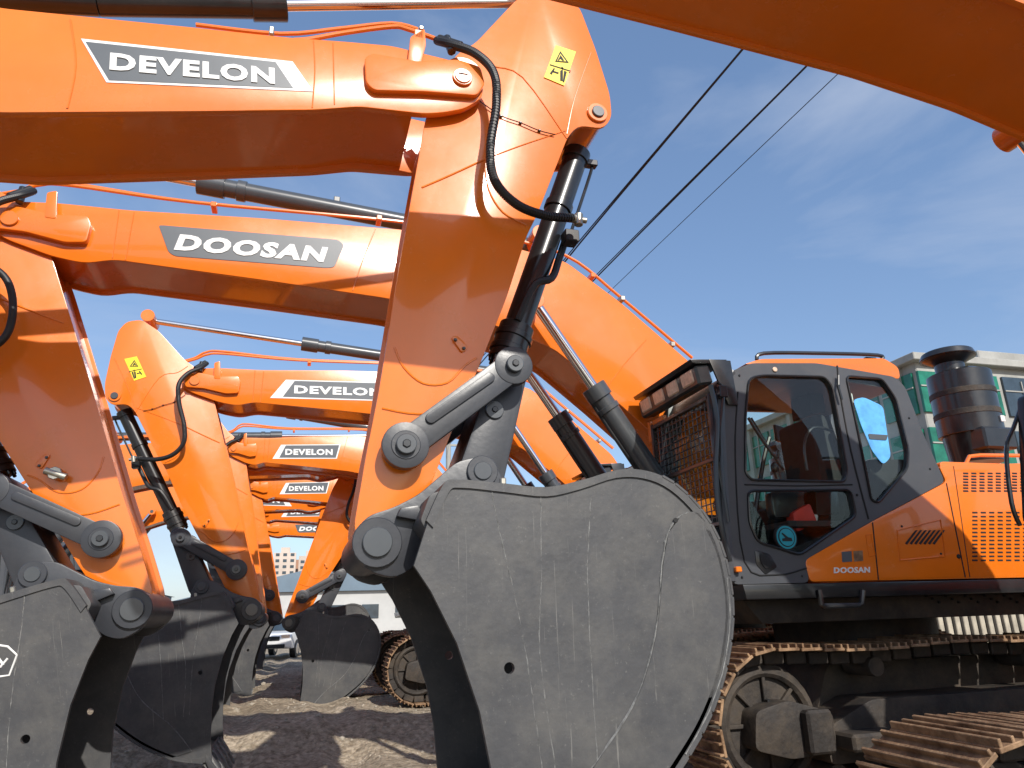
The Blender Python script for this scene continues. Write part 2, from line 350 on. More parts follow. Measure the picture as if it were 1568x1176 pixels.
seam(b,[(108,30),(116,100),(103,166)],3.889); seam(b,[(480,62),(482,110),(478,165)],3.889,r=.004); seam(b,[(510,66),(512,160)],3.889,r=.004)
b.box(P3(640,60,3.9),(.06,.1,.07),ORG); b.pin(P(634,91,3.88),3.87,3.9,.016,ZNC,seg=6)
b.prism(fillet(PP([(628,58),(650,45),(652,70),(644,100),(624,99)],3.86),.02),3.85,3.885,ORG,.004)
b.tube([P3(450,62,3.95),P3(475,60,3.95),P3(530,50,3.95),P3(600,41,3.95),P3(625,45,3.94),P3(668,60,3.93)],.016,ORG,10)
b.tube([P3(300,38,4.1),P3(430,52,4.1),P3(520,44,4.1),P3(600,36,4.1),P3(640,45,4.1)],.014,ORG,10)
b.box(P3(416,48,3.95),(.03,.03,.06),ZNC); b.box(P3(645,44,3.9),(.03,.03,.03),ZNC)
b.finish('boom',exA)
b=MB([DGR]); yy=3.886
b.prism(PP([(124,59),(448,94),(480,140),(163,126)],yy),yy,yy+.0025,WHT,0)
b.prism(PP([(131,64),(422,95),(449,135),(167,123)],yy),yy-.002,yy+.0005,DGR,0)
b.text('DEVELON',P(168,108,yy),P(421,130,yy),.118,yy-.005,WHT,0,.042)
b.finish('boom_decal',exA)
b=MB([BLK])
b.cyl(P3(795,4,YA),P3(400,9,YA),.04,CHR); b.cyl(P3(438,9,YA),P3(150,3,YA),.088,BLK,32); b.cyl(P3(438,9,YA),P3(385,8,YA),.105,BLK,32); b.cyl(P3(150,3,YA),(-2.5,YA,5.02),.088,BLK,32)
b.pin(P(806,5,YA),4.0,4.5,.09,ORG)
b.finish('stick_cylinder',exA)
# ------------------------------------------------ machine B : boom
exB=empty('excavator'); YC=6.5; BOOM=[]
bt=[(-18,338),(-8,318),(20,308),(90,311),(200,322),(400,334),(620,352),(760,372),(865,400),(950,463),(1060,558),(1100,615),(1122,700),(1118,790),(1080,795),(1045,735),(1005,668),(930,602),(850,535),(780,505),(700,480),(590,456),(400,428),(210,402),(175,397),(130,403),(80,392),(10,366),(-15,352)]
bw=fillet(PP(bt,6.16),.08)
b=MB([ORG]); b.beam(bw,6.16,6.84,ORG,.03,.03)
pad=fillet(PP([(-14,320),(30,318),(80,330),(135,332),(140,345),(133,372),(100,372),(40,356),(-10,350)],6.12),.03)
b.prism(pad,6.10,6.165,ORG,.008); b.prism(pad,6.835,6.9,ORG,.008)
pc=P(15,335,6.1); b.pin(pc,6.08,6.92,.065,ORG)
b.prism(fillet(PP([(72,295),(88,292),(86,335),(68,333)],6.1),.02),6.095,6.12,ORG,.004)
seam(b,[(182,322),(172,395)],6.158,r=.005); seam(b,[(205,325),(192,398)],6.158,r=.005); seam(b,[(575,350),(555,400),(540,445)],6.158,r=.005)
seam(b,[(990,520),(950,565),(925,600)],6.158,r=.005)
for k,dy in enumerate((0,.07)):
    b.tube([P3(-20,300,6.3+dy),P3(30,292,6.3+dy),P3(62,283-3*k,6.3+dy),P3(110,284-3*k,6.3+dy),P3(300,310,6.3+dy),P3(600,338,6.3+dy),P3(760,362,6.3+dy),P3(868,392,6.3+dy),P3(950,455,6.3+dy),P3(1060,548,6.3+dy)],.016,ORG,8,5)
for x,y in((328,318),(580,338),(950,460),(1026,530),(905,425)): b.box(P3(x,y,6.3),(.05,.14,.05),ZNC if x>930 else ORG)
BOOM.append(b.finish('boom',exB))
b=MB([CYL])
for dy in (0,1.02):
    t0=P3(818,462,5.98); t1=P3(908,592,5.98); t2=P3(1070,830,5.98)
    sh=Vector((0,dy,0)); t0+=sh;t1+=sh;t2+=sh
    b.cyl(t0,t1,.05,CHR); b.cyl(t1,t2,.098,CYL,32); b.cyl(t1,ln(t1,t2,.08),.118,CYL,32); b.cyl(ln(t1,t2,.13),ln(t1,t2,.16),.112,CYL,32)
    b.pin((t0.x,t0.z),t0.y-.06,t0.y+.1,.085,ORG); b.pin((t0.x,t0.z),t0.y-.07,t0.y,.04,CYL)
    b.tube([ln(t1,t2,.05)+Vector((-.12,0,0)),ln(t1,t2,.3)+Vector((-.13,0,0)),ln(t1,t2,.8)+Vector((-.13,0,0))],.018,BLK,8)
BOOM.append(b.finish('boom_cylinder',exB))
# ------------------------------------------------ machine B : house
HOUSE=[]; C=5.0
cabo=fillet(PP([(1104,602),(1116,570),(1150,556),(1250,556),(1370,577),(1386,592),(1412,660),(1447,738),(1335,798),(1232,858),(1240,892),(1122,895),(1112,800)],C),.05)
w1=fillet(PP([(1146,580),(1165,575),(1262,577),(1274,592),(1297,722),(1293,738),(1150,735),(1141,724),(1141,640)],C),.06)
w2=fillet(PP([(1145,752),(1302,750),(1311,790),(1225,850),(1160,830),(1147,800)],C),.05)
w3=fillet(PP([(1295,576),(1350,580),(1372,612),(1391,690),(1389,718),(1345,770),(1334,766),(1312,655)],C),.05)
wf=fillet(PP([(1140,582),(1165,577),(1350,584),(1374,612),(1400,700),(1405,735),(1345,768),(1150,760),(1132,740),(1132,640)],C),.06)
b=MB([CAB]); b.curve2([cabo,w1,w2,w3],C,C+.05,CAB); b.curve2([cabo,wf],6.02,6.07,CAB)
roof=fillet(PP([(1106,598),(1116,571),(1150,557),(1250,557),(1370,578),(1385,591),(1376,594),(1250,574),(1150,574),(1118,590)],C),.03)
b.prism(roof,C+.045,6.03,CAB,.01)
rear=PP([(1378,592),(1386,592),(1412,660),(1447,738),(1437,742),(1404,662)],C); b.prism(rear,C+.045,C+.13,CAB,.004); b.prism(rear,5.95,6.03,CAB,.004)
b.prism(PP([(1116,862),(1240,862),(1240,892),(1122,894)],C),C+.045,6.03,CAB,.004)
b.prism(PP([(1116,872),(1340,872),(1430,745),(1330,792),(1120,885)],C),C+.1,6.0,DRK,0)
for yy in (C+.02,6.0): b.tube([Vector((p[0]-.005,yy,p[1])) for p in (P(1122,568,C),P(1106,602,C),P(1108,700,C),P(1114,800,C),P(1122,890,C))],.04,CAB,8)
for w in (w1,w2,w3): b.tube([Vector((p[0],C-.004,p[1])) for p in w+[w[0]]],.011,BLK,6,1)
b.tube([P3(x,y,C-.001) for x,y in((1282,560),(1286,600),(1303,690),(1330,795))],.008,DRK,6)
b.tube([P3(x,y,C-.001) for x,y in((1130,600),(1126,700),(1140,860),(1190,880),(1235,870))],.007,DRK,6)
b.tube([P3(x,y,C-.001) for x,y in((1140,742),(1220,744),(1305,742))],.006,DRK,6)
b.tube([P3(1283,590,C-.04),P3(1289,612,C-.04)],.012,BLK,8); b.tube([P3(1284,575,C-.03),P3(1284,590,C-.04)],.012,BLK,8)
b.prism(fillet(PP([(1155,842),(1178,848),(1190,868),(1172,880),(1158,865)],C),.02),C-.006,C+.01,BLK,.003)
b.prism(fillet(PP([(1162,848),(1175,852),(1182,866),(1172,872),(1164,862)],C),.02),C-.012,C-.005,DRK,.002)
b.pin(P(1186,566,C),C-.012,C,.022,LMP)
for x,y in((1132,575),(1122,610),(1392,640),(1424,718),(1136,884),(1228,882)): b.pin(P(x,y,C),C-.008,C+.002,.011,BLK,seg=8)
b.tube([P3(x,y,4.93) for x,y in((1088,590),(1098,640),(1096,720),(1104,800),(1118,860))],.02,BLK,8)
b.tube([P3(x,y,4.95) for x,y in((1099,585),(1108,600),(1104,660),(1108,740),(1116,800))],.012,BLK,8)
b.box(P3(1106,600,4.96),(.07,.05,.1),BLK); b.box(P3(1130,872,4.97),(.05,.04,.04),ORG)
HOUSE.append(b.finish('cab_frame',exB))
b=MB([ORG]); b.prism(fillet(PP([(1140,557),(1166,549),(1355,548),(1377,562),(1380,580),(1250,558)],C),.04),C+.01,6.06,ORG,.012)
b.prism(PP([(1255,548),(1300,547),(1300,549.5),(1255,550)],C),5.2,5.8,ORG,.01)
HOUSE.append(b.finish('cab_roof',exB))
b=MB([BLK]); 
for yy in(C+.05,5.95): b.tube([P3(1164,548,C)+Vector((0,yy-C,0)),P3(1175,538,C)+Vector((0,yy-C,0)),P3(1260,538,C)+Vector((0,yy-C,0)),P3(1350,541,C)+Vector((0,yy-C,0)),P3(1356,548,C)+Vector((0,yy-C,0))],.017,BLK,8)
b.box(P3(1345,546,C)+Vector((0,.1,0)),(.12,.04,.05),BLK)
HOUSE.append(b.finish('roof_rail',exB))
b=MB([GLS]); 
for w in(w1,w2,w3): b.prism(w,C+.02,C+.026,GLS,0)
b.prism(wf,6.04,6.046,GLS,0)
fx=P(1110,700,C)[0]; b.box((fx+.01,5.52,2.75),(.006,.95,1.15),GLS,None,0)
HOUSE.append(b.finish('cab_glass',exB))
# interior
b=MB([SEAT]); 
b.prism(fillet(PP([(1232,640),(1255,636),(1275,700),(1290,760),(1285,800),(1190,800),(1185,775),(1240,765),(1250,740)],5.4),.06),5.33,5.80,SEAT,.03)
b.prism(fillet(PP([(1236,600),(1256,598),(1262,632),(1240,636)],5.45),.03),5.42,5.7,SEAT,.03)
for yy in (5.2,5.85): b.prism(fillet(PP([(1170,755),(1270,748),(1275,790),(1175,795)],5.3),.04),yy,yy+.1,BLK,.02); b.cyl(P3(1190,755,5.3)+Vector((0,yy-5.25,0)),P3(1182,722,5.3)+Vector((0,yy-5.25,0)),.02,BLK); b.sph(P3(1181,718,5.3)+Vector((0,yy-5.25,0)),.035,BLK,(1,1,1.5))
b.tube([P3(1152,820,5.5),P3(1160,760,5.5),P3(1170,700,5.5),P3(1178,670,5.5)],.02,BLK); b.box(P3(1195,665,5.9),(.22,.03,.16),BLK,Matrix.Rotation(.5,3,'Z'))
b.tube([P3(1150,640,5.5),P3(1180,690,5.5),P3(1200,720,5.5)],.012,BLK)
b.tube([P3(1146,640,5.1),P3(1165,670,5.12),P3(1188,700,5.1),P3(1192,690,5.1)],.014,BLK)
b.tube([P3(1236,720,5.15),P3(1232,680,5.15),P3(1245,655,5.15),P3(1275,660,5.15)],.012,BLK)
b.box(P3(1250,812,5.5),(1.2,.9,.05),DRK)
b.prism(PP([(1345,700),(1396,700),(1430,740),(1345,785)],C),5.1,6.0,SEAT,0)
b.prism(fillet(PP([(1214,785),(1240,770),(1252,800),(1220,815)],5.15),.03),5.15,5.25,RED,.02)
b.prism(fillet(PP([(1230,752),(1252,748),(1256,800),(1238,806)],5.18),.05),5.2,5.3,WHT,.02)
b.box(P3(1302,610,5.1),(.05,.02,.09),WHT)
HOUSE.append(b.finish('seat_and_controls',exB))
b=MB([BLU]); b.prism(fillet(PP([(1306,612),(1322,608),(1352,622),(1364,700),(1352,712),(1335,690),(1318,650)],5.01),.04),5.008,5.013,BLU,0)
b.prism(fillet(PP([(1330,664),(1360,666),(1358,674),(1332,672)],5.0),.01),5.003,5.007,DGR,0)
HOUSE.append(b.finish('window_film',exB))
b=MB([TEA]); cc=P(1203,823,C); b.pin(cc,C-.008,C+.018,.098,DRK,seg=32,bev=0); b.pin(cc,C-.011,C-.007,.088,TEA,seg=32,bev=0); b.pin(cc,C-.0135,C-.010,.074,DRK,seg=32,bev=0); b.pin(cc,C-.016,C-.013,.066,TEA,seg=32,bev=0)
b.prism([(cc[0]-.045,cc[1]-.03),(cc[0]+.045,cc[1]-.03),(cc[0]+.04,cc[1]-.005),(cc[0]+.01,cc[1]+.0),(cc[0]-.035,cc[1]+.035),(cc[0]-.045,cc[1]+.03),(cc[0]-.015,cc[1]-.005),(cc[0]-.045,cc[1]-.01)],C-.019,C-.0155,DRK,0)
HOUSE.append(b.finish('window_sticker',exB))
# front guard
b=MB([BLK]); gx0=P(1092,610,C)[0]; zt=P(1092,608,C)[1]; zb=P(1098,800,C)[1]
gx=gx0-.02
for k in range(15):
    yy=5.04+k*.07; b.cyl((gx,yy,zb),(gx,yy,zt),.005,BLK,6,bev=0)
nz=int((zt-zb)/.055)
for k in range(nz+1): b.cyl((gx,5.03,zb+k*(zt-zb)/nz),(gx,6.02,zb+k*(zt-zb)/nz),.005,BLK,6,bev=0)
for yy in(5.02,6.03): b.box((gx,yy,(zt+zb)/2),(.05,.04,zt-zb+.06),BLK)
for zz in(zb,zt,(zt+zb)/2): b.box((gx,5.52,zz),(.05,1.02,.035),BLK)
b.tube([Vector((gx-.0,5.0,zt-.1)),Vector((gx-.04,4.97,zt-.4)),Vector((gx,4.99,zb+.4)),Vector((gx+.02,5.0,zb))],.016,BLK)
b.box((gx,6.07,zt-.03),(.06,.05,.2),ORG); b.box((gx,5.9,zt+.04),(.05,.2,.05),ORG)
HOUSE.append(b.finish('front_guard',exB))
b=MB([BLK]); lc=P(1088,578,C); lx=lc[0]-.06; lz=lc[1]+.02
rt=Matrix.Rotation(math.radians(-10),3,'Y')
b.box((lx,5.53,lz),(.14,1.08,.17),BLK,rt,.02); b.prism([(lx-.12,lz+.12),(lx+.22,lz+.14),(lx+.2,lz+.1),(lx-.1,lz+.09)],4.98,6.08,BLK,.005)
b.prism([(lx+.05,lz+.13),(lx+.25,lz+.13),(lx+.27,lz-.25),(lx+.18,lz-.25)],4.975,4.995,BLK,.004)
for k in range(4): b.box((lx-.072,5.14+k*.26,lz+.002),(.02,.19,.115),LMP,rt,.01)
HOUSE.append(b.finish('work_lights',exB))
# body
b=MB([ORG])
s2=PP([(1232,858),(1336,798),(1449,738),(1437,714),(1568,709)],C); zt2=s2[-1][1]; sb=P(1240,891,C); 
Sd=s2+[(7.35,zt2),(7.5,zt2-.1),(7.5,sb[1]),sb]
b.prism(fillet(Sd,.04),C-.004,C+.05,ORG,.012)
hx=s2[3][0]+.06
b.prism(fillet([(hx,sb[1]),(hx,zt2),(7.4,zt2),(7.5,zt2-.1),(7.5,sb[1])],.05),C+.04,8.0,ORG,.02)
b.prism(fillet([(7.45,sb[1]-.1),(7.45,zt2+.02),(7.9,zt2-.02),(8.15,zt2-.25),(8.15,sb[1]+.1),(8.0,sb[1]-.1)],.1),C+.05,7.95,ORG,.06,3)
b.prism(fillet([(3.45,sb[1]),(3.45,sb[1]+.3),(4.2,sb[1]+.4),(hx+.1,sb[1]+.5),(hx+.1,sb[1])],.06),7.0,8.0,ORG,.02)
def gap(pts,r=.006): b.tube([P3(x,y,C-.004) for x,y in pts],r,DRK,6,1)
gap([(1336,800),(1345,888)]); gap([(1449,740),(1478,884)]); gap([(1460,714),(1485,884)],.004)
for k in range(8):
    x=1385+k*7; b.prism(PP([(x,832+0*k),(x+16,812),(x+19,812),(x+3,834)],C),C-.009,C-.003,DRK,0) if x<1432 else None
b.tube([P3(x,y,C-.006) for x,y in ((1374,812),(1440,796),(1447,852),(1378,858),(1374,812))],.007,ORG,6,1)
b.tube([P3(x,y,C-.006) for x,y in ((1326,820),(1334,818),(1340,850),(1331,853),(1326,820))],.005,ORG,6,1)
b.pin(P(1312,758,C),C-.01,C,.012,DRK,seg=8); b.pin(P(1467,852,C),C-.012,C,.02,DRK,seg=10); b.pin(P(1380,806,C),C-.012,C,.01,DRK,seg=8); b.pin(P(1440,848,C),C-.012,C,.01,DRK,seg=8)
def slots(x0,x1,ya,yb,rows,cols,w,h):
    for r in range(rows):
        for c in range(cols):
            fx=x0+(x1-x0)*c/max(1,cols-1); fy=ya+(yb-ya)*r/max(1,rows-1)
            q=P(fx,fy,C); b.box((q[0],C-.0035,q[1]),(w,.006,h),DRK,None,0)
slots(1478,1640,725,752,7,14,.055,.014); slots(1492,1660,785,858,13,14,.055,.014)
b.tube([P3(x,y,5.3) for x,y in((1478,712),(1484,699),(1500,697),(1600,698),(1800,700))],.018,ORG,8,1)
HOUSE.append(b.finish('body_panels',exB))
b=MB([WHT]); b.text('DOOSAN',P(1276,878,C),P(1331,877,C),.045,C-.007,WHT,.2,.03)
b.prism(PP([(1288,845),(1303,844),(1304,860),(1289,861)],C),C-.007,C-.0045,DGR,0); b.prism(PP([(1306,844),(1320,843),(1321,859),(1307,860)],C),C-.007,C-.0045,SHO,0)
HOUSE.append(b.finish('body_decal',exB))
b=MB([UND]); z0=sb[1]
b.prism([(3.2,z0-.01),(7.6,z0-.01),(7.6,z0-.12),(3.22,z0-.12)],C-.01,8.0,BLK,.01)
b.prism([(3.35,z0-.12),(7.3,z0-.12),(7.2,z0-.3),(3.5,z0-.3)],C+.25,7.8,UND,.01)
b.cyl((5.35,6.5,z0-.6),(5.35,6.5,z0-.25),.75,UND,32)
b.prism([(3.3,z0-.01),(4.6,z0-.01),(4.6,z0+.45),(3.6,z0+.3)],6.08,6.95,UND,.01)
b.tube([P3(x,y,4.97) for x,y in((1254,903),(1258,926),(1262,928),(1314,927),(1319,924),(1321,904))],.02,BLK,8,1)
for k in range(24):
    b.pin(P(1420+k*10,912+(k%3)*5,C+.23),C+.235,C+.26,.011,DRK,seg=8,bev=0)
HOUSE.append(b.finish('swing_frame',exB))
b=MB([BLK]); YP=5.75
c1=P(1450,545,YP); b.cyl((c1[0],YP,c1[1]-.04),(c1[0],YP,c1[1]+.035),.27,BLK,36,.24,.01); b.cyl((c1[0],YP,c1[1]+.035),(c1[0],YP,c1[1]+.07),.22,BLK,36,.05); b.cyl((c1[0],YP,c1[1]-.1),(c1[0],YP,c1[1]-.04),.15,BLK,32,.25); b.cyl((c1[0],YP,c1[1]-.35),(c1[0],YP,c1[1]-.08),.14,BLK,32)
c2=P(1477,620,YP); b.cyl((c2[0],YP,c2[1]-.33),(c2[0],YP,c2[1]+.32),.30,BLK,40); b.cyl((c2[0],YP,c2[1]+.31),(c2[0],YP,c2[1]+.36),.30,BLK,40,.2)
for d in(-.12,.1): b.cyl((c2[0],YP,c2[1]+d-.03),(c2[0],YP,c2[1]+d+.03),.306,UND,40)
b.cyl((c2[0],YP,c2[1]-.62),(c2[0],YP,c2[1]-.3),.24,BLK,32,.27); b.box((c2[0]-.0,YP-.22,c2[1]-.42),(.4,.2,.22),BLK,None,.02)
b.box((c2[0]+.1,YP-.30,c2[1]-.22),(.05,.01,.06),WHT,None,0)
HOUSE.append(b.finish('air_precleaner',exB))
# ------------------------------------------------ undercarriage
def track(x0,x1,yc,w,zb,zt,outer,parent):
    b=MB([SHO,UND]); r=(zt-zb)/2; L=(x1-x0-2*r); per=2*L+2*math.pi*r; n=int(per/.2); pit=per/n
    for i in range(n):
        s=(i+.5)*pit
        if s<L: p=(x0+r+s,zt-.03*math.sin(math.pi*s/L*2)**2); an=0
        elif s<L+math.pi*r: t=(s-L)/r; p=(x1-r+r*math.sin(t),zb+r+r*math.cos(t)); an=t
        elif s<2*L+math.pi*r: p=(x1-r-(s-L-math.pi*r),zb); an=math.pi
        else: t=(s-2*L-math.pi*r)/r; p=(x0+r-r*math.sin(t),zb+r-r*math.cos(t)); an=math.pi+t
        R=Matrix.Rotation(an,3,'Y'); c=Vector((p[0],yc,p[1])); jit=random.uniform(-.006,.006)
        b.box(c+Vector((0,jit,0)),(pit*.9,w,.022),SHO,R,.003)
        for g,hh in((-.36,.05),(0,.035),(.34,.035)): b.box(c+R@Vector((g*pit,jit,.02)),(.018,w*.99,hh),SHO,R,.003)
        for yo in(-.09,.09): b.box(c+R@Vector((0,yo,-.065)),(pit*.85,.045,.1),UND,R,.01)
    for cx in (x0+r,x1-r): 
        b.cyl((cx,yc-.05,zb+r),(cx,yc+.05,zb+r),r-.1,UND,40); b.cyl((cx,yc-.2,zb+r),(cx,yc+.2,zb+r),.12,UND,24)
        for sy in(-1,1):
            ring=[Vector((cx+(r-.16)*math.cos(t*math.pi/16),yc+sy*.07,zb+r+(r-.16)*math.sin(t*math.pi/16))) for t in range(33)]
            b.tube(ring,.045,UND,8,1)
            for t in range(8):
                e=Vector((math.cos(t*math.pi/4),0,math.sin(t*math.pi/4))); b.box(Vector((cx,yc+sy*.06,zb+r))+e*(r*.42),(r*.5,.05,.03),UND,Matrix.Rotation(-t*math.pi/4,3,'Y'),.005)
                b.pin((cx+e.x*.17,zb+r+e.z*.17),yc+sy*.1-.02,yc+sy*.1+.02,.014,BLK,seg=6,bev=0)
    for k in range(9):
        cx=x0+2*r-.05+k*(x1-x0-4*r+.1)/8; b.cyl((cx,yc-.17,zb+.16),(cx,yc+.17,zb+.16),.09,UND,16); b.cyl((cx,yc-.2,zb+.16),(cx,yc+.2,zb+.16),.05,UND,12)
    for k in(.33,.68):
        cx=x0+(x1-x0)*k; b.cyl((cx,yc-.16,zt-.17),(cx,yc+.16,zt-.17),.075,UND,16)
    b.prism(fillet([(x0+.95,zb+.25),(x0+.95,zb+.5),(x0+1.4,zb+.68),(x1-1.2,zb+.68),(x1-.8,zb+.55),(x1-.8,zb+.25)],.05),yc-.2,yc+.2,UND,.02)
    b.prism(fillet([(x0+.30,zb+.40),(x0+.34,zb+.66),(x0+.62,zb+.72),(x0+1.0,zb+.62),(x0+1.0,zb+.34),(x0+.6,zb+.32)],.05),yc-.24,yc+.24,UND,.02)
    b.box((x0+1.25,yc-.3,zb+.42),(.5,.25,.12),UND,None,.02); b.box((x0+.82,yc-.28,zb+.50),(.22,.1,.3),UND,None,.02)
    for k in range(12): b.pin((x0+1.4+k*.2,zb+.4),yc-.215,yc-.195,.014,DRK,seg=6,bev=0)
    return b.finish('track',parent)
UC=[]
UC.append(track(2.95,7.6,5.40,.62,.02,1.10,-1,exB)); UC.append(track(2.95,7.6,7.62,.62,.02,1.10,1,exB))
b=MB([UND]); b.prism(fillet([(4.1,.5),(4.3,.95),(6.4,.95),(6.6,.5)],.1),5.6,7.4,UND,.03); UC.append(b.finish('undercarriage_frame',exB))
# ------------------------------------------------ placing the rest of the yard
P0A=P(708,118,3.97); P1A=P(577,830,3.97); vA=Vector(P1A)-Vector(P0A)
def front_matrix(tip,yc,dirv,s,mir):
    mx=-1 if mir else 1
    va=Vector((vA.x*mx,vA.y)); phi=math.atan2(dirv[1],dirv[0])-math.atan2(va.y,va.x)
    c,sn=math.cos(phi)*s,math.sin(phi)*s
    M=Matrix(((c*mx,0,-sn,0),(0,s,0,0),(sn*mx,0,c,0),(0,0,0,1)))
    piv=Vector((P0A[0],4.25,P0A[1]))
    M.translation=Vector((tip[0],yc,tip[1]))-M.to_3x3()@piv
    return M
def stick_cyl(parent,M,anchor):
    pin=M@Vector((P(800,5,YA)[0],YA,P(800,5,YA)[1])); an=Vector(anchor)
    b=MB([CYL]); b.cyl(pin,ln(pin,an,.42),.042,CHR); b.cyl(ln(pin,an,.40),an,.085,CYL,32); b.cyl(ln(pin,an,.395),ln(pin,an,.44),.105,CYL,32); b.cyl(ln(pin,an,.46),ln(pin,an,.475),.1,CYL,32)
    b.box(ln(pin,an,.63)+Vector((0,0,.1)),(.06,.06,.06),BLK)
    b.pin((pin.x,pin.z),pin.y-.2,pin.y+.2,.09,ORG); b.pin((an.x,an.z),an.y-.3,an.y+.3,.09,ORG); b.finish('stick_cylinder',parent)
def decal(parent,kind,D,sx=1):
    Y=6.155; b=MB([DGR])
    def f(x,y):
        q=P(x,y,Y); return (TB[0]+(q[0]-TB[0])*sx+D.x,q[1]+D.z)
    y=Y+D.y
    if kind=='D':
        b.prism(fillet([f(*p) for p in((243,345),(250,345),(518,367),(527,375),(512,409),(500,410),(268,392),(258,386))],.03),y,y+.0035,DGR,0)
        b.text('DOOSAN',f(266,383),f(495,402),.155,y-.003,WHT,.25,.05)
    else:
        b.prism([f(*p) for p in((262,348),(545,370),(528,412),(218,389))],y,y+.0035,WHT,0)
        b.prism([f(*p) for p in((285,352),(538,372),(523,409),(252,388))],y-.003,y+.0005,DGR,0)
        b.text('DEVELON',f(282,382),f(508,400),.12,y-.006,WHT,0,.042)
    b.finish('boom_decal',parent)
TB=P(15,335,6.16); PB=P(205,930,6.16); dB=Vector(PB)-Vector(TB)
MBt=front_matrix(TB,YC,dB,dB.length/vA.length,True)
dup(FRONT,exB,MBt); ANC=P3(815,378,YC); stick_cyl(exB,MBt,ANC); decal(exB,'D',Vector((0,0,0)))
b=MB([ZNC]); q=P3(86,726,6.15); b.cyl(q,q+Vector((0,-.05,0)),.05,ZNC,8); b.cyl(q+Vector((-.07,-.03,.02)),q+Vector((.08,-.03,-.03)),.03,ZNC,10)
b.tube([P3(x,y,6.0) for x,y in((-60,395),(-20,405),(8,425),(19,455),(18,490),(6,518),(-30,545),(-60,560))],.028,RUB,12,6)
b.finish('hose_and_fitting',exB)
b=MB([WHT]); b.tube([P3(x,y,5.70) for x,y in((-8,987),(12,990),(26,1003),(14,1034),(-8,1037))],.007,WHT,6,1); b.tube([P3(x,y,5.70) for x,y in((-8,1000),(5,1018),(0,1022),(12,1008))],.008,WHT,6,1); b.finish('bucket_badge',exB)
def left_machine(tipx,yc,slope,kind,house=0.0,dz=0,uc=0.0):
    """house: how much closer the upper body stands to the boom tip (shorter boom)"""
    e=empty('excavator'); D=Vector((tipx-TB[0],yc-YC,dz)); sx=1-house/5.7
    M=Matrix.Translation(D); MS=M@Matrix.Translation((TB[0],0,0))@Matrix.Diagonal((sx,1,1,1))@Matrix.Translation((-TB[0],0,0))
    dup(BOOM,e,MS)
    dup(HOUSE,e,Matrix.Translation(D+Vector((-house,0,0)))); dup(UC,e,Matrix.Translation(D+Vector((-house-uc,0,0))))
    FM=front_matrix((tipx,TB[1]+dz),yc,(slope,-1),1.02,True); dup(FRONT,e,FM)
    an=MS@ANC; stick_cyl(e,FM,an)
    if kind: decal(e,kind,D,sx)
    return e
left_machine(P(297,582,10.35)[0],10.65,.32,'V')
xD=P(357,685,14.5)[0]
left_machine(xD,14.8,.22,'V',1.6,0,.9); left_machine(xD+.1,19.0,.25,'V',1.9,0,.4); left_machine(xD-.1,23.2,.2,'V',1.0); left_machine(xD,27.4,.25,'D')
def right_machine(tip,yc,slope,dec=True):
    e=empty('excavator')
    M=Matrix.Translation((tip[0]+TB[0],yc-YC,0))@Matrix.Diagonal((-1,1,1,1)); 
    dup(BOOM,e,M); dup([o for o in HOUSE if 'decal' not in o.name],e,M); dup(UC,e,M)
    FM=front_matrix(tip,yc,(-slope,-1),1.0,False); dup(FRONT,e,FM)
    pin=M@ANC; stick_cyl(e,FM,pin)
    Y=6.155; b=MB([DGR]); y=Y+yc-YC-.001
    f=lambda x,yy:(M@P3(x,yy,Y)).xz
    lf=[tuple(f(*p)) for p in((262,348),(545,370),(528,412),(218,389))]; b.prism(lf,y,y+.0035,WHT,0)
    b.prism([tuple(f(*p)) for p in((285,352),(538,372),(523,409),(252,388))],y-.003,y+.0005,DGR,0)
    b.text('DEVELON',tuple(f(508,400)),tuple(f(282,382)),.12,y-.006,WHT,0,.042); b.finish('boom_decal',e)
    return e
right_machine((P(550,700,15.6)[0]-.22,TB[1]-.25),15.9,.34); right_machine((P(530,740,20.7)[0]-.4,TB[1]),21.0,.2)
# A house (left, outside the frame)
MA=Matrix.Translation((-5.55+3.75,4.25-6.5,0))@Matrix.Diagonal((-1,1,1,1)); dup([o for o in HOUSE if 'decal' not in o.name],exA,MA); dup(UC,exA,MA)
# near machine N (boom overhead)
NDX=2.1
eN=empty('excavator'); MN=Matrix.Translation((NDX,-4.2,-.06)); dup(BOOM,eN,MN); dup(HOUSE,eN,Matrix.Translation((NDX,-4.2,-.2)))
dup(UC,eN,Matrix.Translation((-.45,-4.62,-.27)))
b=MB([BLK]); b.tube([P3(1562,805,3.7),P3(1549,770,3.7),P3(1541,690,3.7),P3(1552,655,3.7),P3(1572,600,3.7)],.014,BLK,8); b.prism(fillet(PP([(1563,606),(1600,600),(1610,780),(1572,800)],3.66),.04),3.64,3.69,BLK,.01); b.finish('side_mirror',eN)
